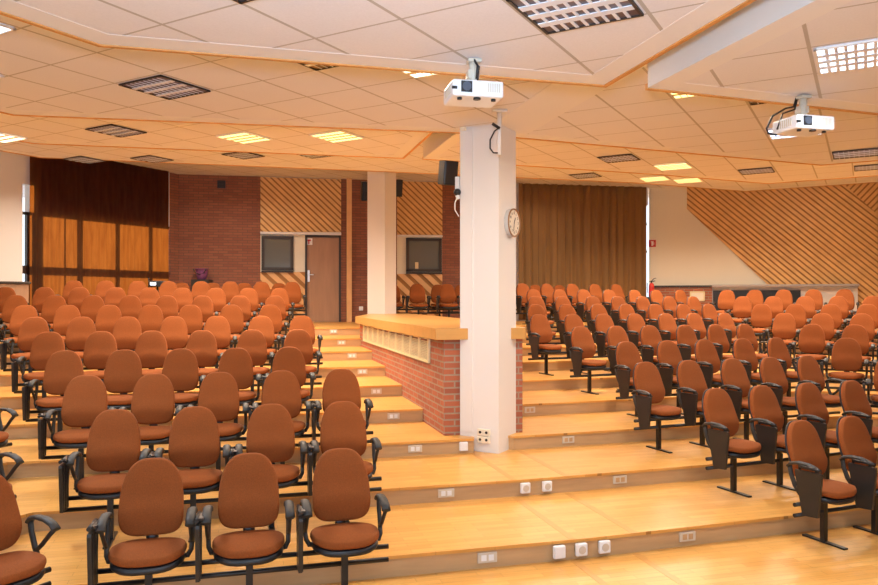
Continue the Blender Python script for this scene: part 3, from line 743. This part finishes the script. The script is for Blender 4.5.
# ------------------------------------------------------------------ projectors
def projector(x, y, Y, ztop, az, lab, lensside):
    X = (x-CX)/F*Y; z = Z(y, Y); root = empty('projector', (X, Y, z), az); tag(root, lab, 'projector')
    w, d, h = .15, .125, .047
    bm = bmesh.new(); box(bm, -w, w, -d, d, -h, h, bev=.012); body = link('projector_body', bm, M['projector'], root)
    bm = bmesh.new(); disc(bm, .026, -d-.012, -d, 24, (lensside*.07, .005)); disc(bm, .018, -d-.014, -d-.01, 24, (lensside*.07, .005)); 
    bm2 = bmesh.new(); box(bm2, lensside*.07-.032, lensside*.07+.032, -d-.006, -d+.002, -.026, .036); link('lens_surround', bm2, M['dark'], root)
    link('lens', bm, plain('lens_glass', (.10, .12, .16), .1), root)
    bm = bmesh.new(); box(bm, lensside*.07-.085, lensside*.07-.055, -d-.004, -d+.002, -.012, .004, bev=.001); link('sensor_window', bm, M['dark'], root)
    bm = bmesh.new()
    for i in range(7): box(bm, .055+i*.011, .060+i*.011, -d-.003, -d+.001, -.02, .03)
    link('vent_slots', bm, M['steplight'], root); bm = bmesh.new()
    for i in range(7): box(bm, -w-.003, -w+.001, -.07+i*.02, -.06+i*.02, -.02, .03)
    link('vent_slots', bm, M['steplight'], root)
    bm = bmesh.new()
    for sx in (-.1, .1): tube(bm, [(sx, -.08, -h), (sx, -.08, -h-.012)], .014, 10)
    tube(bm, [(0, -.09, -h), (0, -.09, -h-.01)], .022, 10)
    link('foot', bm, M['plastic'], root)
    t = ztop - z
    bm = bmesh.new(); tube(bm, [(0, .0, h), (0, 0, t)], .025, 12); box(bm, -.035, .045, -.035, .035, t-.02, t, bev=.004); box(bm, -.045, .045, -.035, .035, h, h+.02); box(bm, -.035, .035, -.02, .04, h+.04, h+.09, bev=.004); link('ceiling_bracket', bm, M['steplight'] if az > 0 else M['white'], root)
    return root, h, t
r1, h_, t_ = projector(473, 94, 4.33, H1-.004, R(12), 'white projector hung from the ceiling edge in front of the pillar', -1)
bm = bmesh.new(); tube(bm, [(.02, .05, t_-.01), (.035, .0, t_-.04), (.02, -.03, h_+.05), (.03, .02, h_+.005)], .008); tube(bm, [(.0, -.03, t_-.01), (.015, -.05, t_-.05), (.01, -.04, h_+.03)], .007); link('cable', bm, M['plastic'], r1)
r2, h_, t_ = projector(803, 126, 5.1, H1-.004, R(-18)*-1 if False else R(14), 'white projector hanging at the upper right beside a black cable loop', -1)
bm = bmesh.new(); tube(bm, [(-.03, .03, t_-.01), (-.05, .03, t_-.07), (-.10, .05, h_+.08), (-.18, .08, h_+.03), (-.22, .09, -.01), (-.2, .1, -.04), (-.14, .09, -.05)], .007); tube(bm, [(-.02, .03, t_-.01), (-.05, .02, t_-.09), (-.13, .04, h_+.04), (-.16, .06, -.02)], .006); link('cable', bm, M['plastic'], r2)

# ------------------------------------------------------------------ the lecture chair
def outline_back(t):
    # egg: broad below, narrower rounded top
    c_, s_ = math.cos(t), math.sin(t)
    e = .5 if s_ < 0 else .76
    u = math.copysign(abs(c_)**(.5 if s_ < 0 else .64), c_); v = math.copysign(abs(s_)**e, s_)
    wd = .177 + .010*(-v) - .018*max(0, v)**1.3
    return u*wd, v*.222
def outline_seat(t):
    c_, s_ = math.cos(t), math.sin(t); e = .7
    u = math.copysign(abs(c_)**e, c_); v = math.copysign(abs(s_)**e, s_)
    return u*(.205 + .012*v), v*.195
lean = R(13)
def place_back(u, v, w):        # w towards the sitter (-y)
    y = -.045 - w*math.cos(lean) + v*math.sin(lean) ; z = .672 + v*math.cos(lean) + w*math.sin(lean)
    y -= .035*(1 - (u/.2)**2)*(-1) * .4 ; y -= .02*math.exp(-((v+.09)/.07)**2)
    return (u, y, z)
def arm_pad(bm, x):
    tube(bm, [(x, -.075, .575), (x, -.10, .600), (x, -.16, .613), (x, -.24, .612), (x, -.30, .596), (x, -.335, .570)], .02, 10, 0, (.027, .014))
def make_chair(full):
    root = empty('lecture_chair', (0, 0, 0))
    bm = cushion(outline_back, .05, .018, place_back, 40, 5); link('backrest', bm, M['fabric'], root, True)
    bm = cushion(lambda t: (outline_back(t)[0]*.97, outline_back(t)[1]*.97), .018, .012, lambda u, v, w: (lambda p: (p[0], p[1]+.036, p[2]))(place_back(u, v, w)), 28, 3)
    link('back_shell', bm, M['plastic'], root, True)
    bm = cushion(outline_seat, .05, .016, lambda u, v, w: (u, -.235 + v*.80, .413 + w*.9 + .10*max(0, v-.1) - .25*max(0, -v-.12)), 36, 4, 0); link('seat', bm, M['fabric'], root, True)
    bm = cushion(lambda t: (outline_seat(t)[0]*.97, outline_seat(t)[1]*.97), .03, .02, lambda u, v, w: (u, -.235 + v*.80, .362 - w*1.25 - .25*max(0, -v-.12)), 28, 3, 0); link('seat_shell', bm, M['plastic'], root, True)
    bm = bmesh.new(); tube(bm, [(0, -.22, .365), (0, -.08, .365), (0, -.03, .39), (0, -.035, .47), (0, -.02, .56)], .03, 8, 0, (.035, .010))
    box(bm, -.07, .07, -.30, -.12, .33, .36); link('back_bracket', bm, M['steel'], root)
    for sx in ((-1, 1) if full else (-1,)):
        x = sx*.232; bm = bmesh.new(); arm_pad(bm, x)
        tube(bm, [(x, -.085, .585), (x, -.095, .52), (x, -.13, .44), (x*.98, -.17, .385), (x*.9, -.20, .36)], .016, 8, 0, (.014, .02))
        tube(bm, [(x, -.325, .575), (x, -.27, .53), (x, -.20, .465), (x, -.145, .425)], .012, 8, 0, (.012, .014))
        tube(bm, [(x*.95, -.20, .365), (x*.4, -.20, .345)], .014, 8)
        link('armrest', bm, M['armplastic'], root, False)
    # folded writing tablet hanging outside the right-hand arm
    x = -.277; bm = bmesh.new()
    pts = [(-.175, .575), (-.385, .575), (-.39, .56), (-.36, .255), (-.235, .245), (-.17, .56)]
    a_ = [bm.verts.new((x-.011, y, z)) for y, z in pts]; b_ = [bm.verts.new((x+.011, y, z)) for y, z in pts]
    bm.faces.new(a_); bm.faces.new(b_)
    for i in range(6): bm.faces.new((a_[i], a_[(i+1) % 6], b_[(i+1) % 6], b_[i]))
    tb = link('writing_tablet', bm, M['tablet'], root)
    bm = bmesh.new(); tube(bm, [(x+.012, -.20, .58), (x+.0, -.20, .60), (x-.004, -.38, .60)], .011, 8); box(bm, x-.012, x+.03, -.34, -.22, .59, .605)
    for yy in (-.23, -.29, -.35): box(bm, x+.011, x+.016, yy-.005, yy+.005, .26, .57)
    link('tablet_hinge', bm, M['steel'], root)
    return root
protoA = make_chair(True); protoB = make_chair(False)
protos = {True: protoA, False: protoB}; used = {True: False, False: False}
def place_chair(p, z, a_, label, group, full):
    src = protos[full]
    if not used[full]: r_ = src; used[full] = True
    else:
        r_ = src.copy(); col.objects.link(r_)
        for ch in src.children:
            c_ = ch.copy(); col.objects.link(c_); c_.parent = r_
    r_.location = (p.x, p.y, z); r_.rotation_euler = (0, 0, a_ + R(random.uniform(-1.2, 1.2)))
    r_['label'] = label; r_['category'] = 'chair'; r_['group'] = group
    return r_
PROTO_RAIL = {}
def beam(p0, p1, a_, z, posts, label):
    """two rails with one post and cross foot under each seat, in the frame of its row"""
    root = empty('seat_beam', (p0.x, p0.y, z), a_); L_ = (p1-p0).length
    for zz_ in (.315, .235):
        bm = bmesh.new(); tube(bm, [(-.30, -.21, zz_), (L_+.27, -.21, zz_)], .016, 8); link('rail', bm, M['steel'], root)
    for t in posts:
        if 'post' not in PROTO_RAIL:
            bm = bmesh.new(); box(bm, -.02, .02, -.228, -.192, .012, .30); PROTO_RAIL['post'] = o1 = link('post', bm, M['steel'], root)
            bm = bmesh.new(); box(bm, -.022, .022, -.40, -.03, 0, .014, bev=.004); PROTO_RAIL['foot'] = o2 = link('foot', bm, M['steel'], root)
        else:
            o1 = PROTO_RAIL['post'].copy(); o2 = PROTO_RAIL['foot'].copy(); col.objects.link(o1); col.objects.link(o2); o1.parent = root; o2.parent = root
        o1.location = (t, 0, 0); o2.location = (t, 0, 0)
    tag(root, label, 'seat beam', 'seat beams')
    return root
ordn = ['front', 'second', 'third', 'fourth', 'fifth', 'sixth', 'seventh', 'eighth', 'ninth', 'tenth', 'eleventh']
cnt = ['first', 'second', 'third', 'fourth', 'fifth', 'sixth', 'seventh', 'eighth', 'ninth', 'tenth']
def row(block, k, line_p, d, xs, full, start='left', level=None, pts=None):
    z = RISE*(k if level is None else level)
    a_ = math.atan2(d.y, d.x)
    ps = pts if pts else [ray(x, line_p, d) for x in xs]
    n = len(ps)
    if not pts and n > 1:
        ts = [(p-ps[0]).dot(d) for p in ps]; mi = (n-1)/2; mt = sum(ts)/n
        pit = sum((i-mi)*(t-mt) for i, t in enumerate(ts))/sum((i-mi)**2 for i in range(n))
        pit = max(pit, .552 if full else .515)
        ts = [max(min(t, mt+(i-mi)*pit+.03), mt+(i-mi)*pit-.03) for i, t in enumerate(ts)]
        for i in range(1, n): ts[i] = max(ts[i], ts[i-1] + (.55 if full else .51))
        ps = [ps[0] + d*t for t in ts]
    for i, p in enumerate(ps):
        f_ = full or i == n-1
        shade = 'brown fabric' if k < 4 else 'orange-brown fabric'
        if n == 1: which = 'its only visible chair'
        else: which = '%s from the left' % cnt[i]
        place_chair(p, z, a_ + (R(4) if block == 'right block' else 0), '%s tablet chair, %s row of the %s, %s' % (shade, ordn[k], block, which), 'lecture chairs in the %s' % block, f_)
    step = [ (p-ps[0]).length for p in ps]
    beam(ps[0], ps[-1], a_, z, step, 'black steel beam under the %s row of the %s' % (ordn[k], block))
LX = {0: [153, 249, 340], 1: [115.5, 192, 270, 342.5], 2: [87, 153, 214.5, 275.5, 337], 3: [65, 121, 178, 235.6, 285],
      4: [49, 100, 149, 202, 252, 296], 5: [35, 81, 126, 174, 216, 261, 301], 6: [-17, 23, 66, 107, 151, 189, 231.5, 270],
      7: [-24, 14.5, 54, 92.5, 130.5, 167, 202.5, 240, 275], 8: [5.5, 44.6, 77.4, 116, 148.6, 182, 216, 248.5, 279], 9: [74, 106, 138, 167.5, 201, 230, 261.5, 292]}
for k, xs in LX.items():
    row('left block', k, room(0, Q0 - .15 + STEP*k + (.04 if k == 0 else 0)), P(c15, s15), xs, True)
row('left block', 10, room(0, Q0 - .15 + STEP*10 + .05), P(c15, s15), [182, 213, 241, 281], True, level=9)
RX = {0: [800.6, 851, 903], 1: [717.6, 761.5, 806, 851, 898], 2: [645.5, 688.5, 732, 770, 807], 3: [626.4, 667.4, 704.5, 742.3, 776],
      4: [580.7, 616.3, 649.5, 685, 715.5, 744.5], 5: [539, 573, 603.4, 635, 666, 694, 725], 6: [536, 566.5, 598, 626, 655.2, 683, 708.5],
      7: [536, 562, 593, 618, 642, 669, 693], 8: [533.4, 559.4, 583.5, 608.7, 634.4, 656, 680], 9: [522.5, 546.5, 572, 594.5, 616]}
for k, xs in RX.items():
    base = kink(k, -.15 + (.13 if k == 0 else 0))
    mid_ = (ray(xs[0], base, D_R) + ray(xs[-1] if k else xs[1], base, D_R))*.5
    row('right block', k, mid_, D_RS, xs, False)
row('right block', 10, kink(10, -.1), D_R, [535, 559], False, level=9)
for k in range(2, 9):
    n = {2: 2, 3: 2, 4: 3, 5: 3, 6: 4, 7: 5, 8: 5}[k]
    e = rr_point(k)
    row('far right wing', k, None, D_RR, None, True, pts=[e + D_RR*.56*j for j in range(n)])
for k, t in ((0, .46), (1, .46), (2, .30), (3, .3)):
    vl = riser_line(k)[1]; base = vl + nrm(D_LL)*.10
    row('far left wing', k, None, D_LL, None, True, pts=[base - D_LL*(t+.56), base - D_LL*t])
# few chairs on the landing behind the parapet
mid = [ray(x, P(-.51, 16.6), P(math.cos(R(10)), math.sin(R(10)))) for x in (392, 417, 447)]
row('landing behind the parapet', 9, None, P(math.cos(R(10)), math.sin(R(10))), None, True, pts=mid)
row('landing by the wall', 10, None, P(math.cos(R(10)), math.sin(R(10))), None, True, level=9, pts=[ray(x, P(0, 17.5), P(math.cos(R(10)), math.sin(R(10)))) for x in (438, 461)])

# ------------------------------------------------------------------ lights
def area(loc, size, power, color, rot=(0, 0, 0), spread=180, sy=None):
    l = bpy.data.lights.new('light', 'AREA'); l.energy = power; l.color = color; l.size = size; l.spread = R(spread)
    if sy: l.shape = 'RECTANGLE'; l.size_y = sy
    o = bpy.data.objects.new('light', l); col.objects.link(o); o.location = loc; o.rotation_euler = rot; return o
for c, h, kind in LIGHTS:
    if kind in ('lit_warm', 'lit_white', 'lit_blue'):
        area((c.x, c.y, h-.045), TILE*.8, 45 if h < H3 else 80, (.85, .92, 1) if kind == 'lit_blue' else (1, .83, .64), spread=170 if h < H3 else 152)
for c, h, kind in LIGHTS:
    if kind[0] == 'u' and (h >= H4 or (h >= H3 and c.x > 3)):
        area((c.x, c.y, h-.045), TILE*.8, 62, (1, .82, .64), spread=150)
# unseen room lamps above the viewer; farther ones added without fixtures to brighten the hall
for x, y, h, pw in ((-2.6, 1.5, H1, 18), (.6, 1.2, H1, 18), (4.2, 1.4, H1, 20), (7, 4.5, H2, 45), (-5.5, 3.5, H2, 30),
                    (-3.2, 8.6, H3, 62), (2.4, 9.7, H3, 80), (7.2, 9.5, H3, 95), (-3.5, 12.2, H4, 60), (1.8, 13.5, H4, 70), (7.0, 14, H4, 140), (-4.2, 15.2, H5, 55), (2.5, 16.8, H5, 45), (8.3, 16, H5, 75), (-6.8, 8.5, H3, 40)):
    area((x, y, h-.05), TILE*.8, pw, (1, .85, .70) if y > 5 else (.80, .90, 1), spread=175 if y < 5 else 155)
# the photographer's flash
fl = bpy.data.lights.new('flash', 'AREA'); fl.energy = 118; fl.color = (.60, .79, 1); fl.size = .25; fl.spread = R(115)
o = bpy.data.objects.new('flash', fl); col.objects.link(o); o.location = (0, -.05, CZ+.25); o.rotation_euler = (R(130), 0, 0)
area((-1.5, -3.1, 1.7), 9, 230, (.56, .77, 1), (R(90), 0, 0), 180, 2.0)  # unseen cool panel added at the front wall, standing for daylight
# low sun outside the left window
sn = bpy.data.lights.new('sun', 'SUN'); sn.energy = 7; sn.color = (1, .86, .66); sn.angle = R(1.6)
o = bpy.data.objects.new('sun', sn); col.objects.link(o); dirv = Vector((.866, -.5, -.11)); o.rotation_euler = dirv.to_track_quat('-Z', 'Y').to_euler(); o.location = (-14, 20, 6)
w = bpy.data.worlds.new('world'); scn.world = w; w.use_nodes = True
w.node_tree.nodes['Background'].inputs[0].default_value = (.85, .93, 1, 1); w.node_tree.nodes['Background'].inputs[1].default_value = 1.6

cam = bpy.data.cameras.new('camera'); cam.lens = F/878*36; cam.sensor_width = 36; cam.sensor_fit = 'HORIZONTAL'; cam.shift_y = (CY-292.5)/878
co = bpy.data.objects.new('camera', cam); col.objects.link(co); co.location = (0, 0, CZ); co.rotation_euler = (R(90), 0, 0)
cam.clip_end = 100
scn.camera = co
scn.view_settings.view_transform = 'Standard'; scn.view_settings.look = 'None'; scn.view_settings.gamma = 1; scn.view_settings.use_curve_mapping = False
scn.view_settings.exposure = -0.15
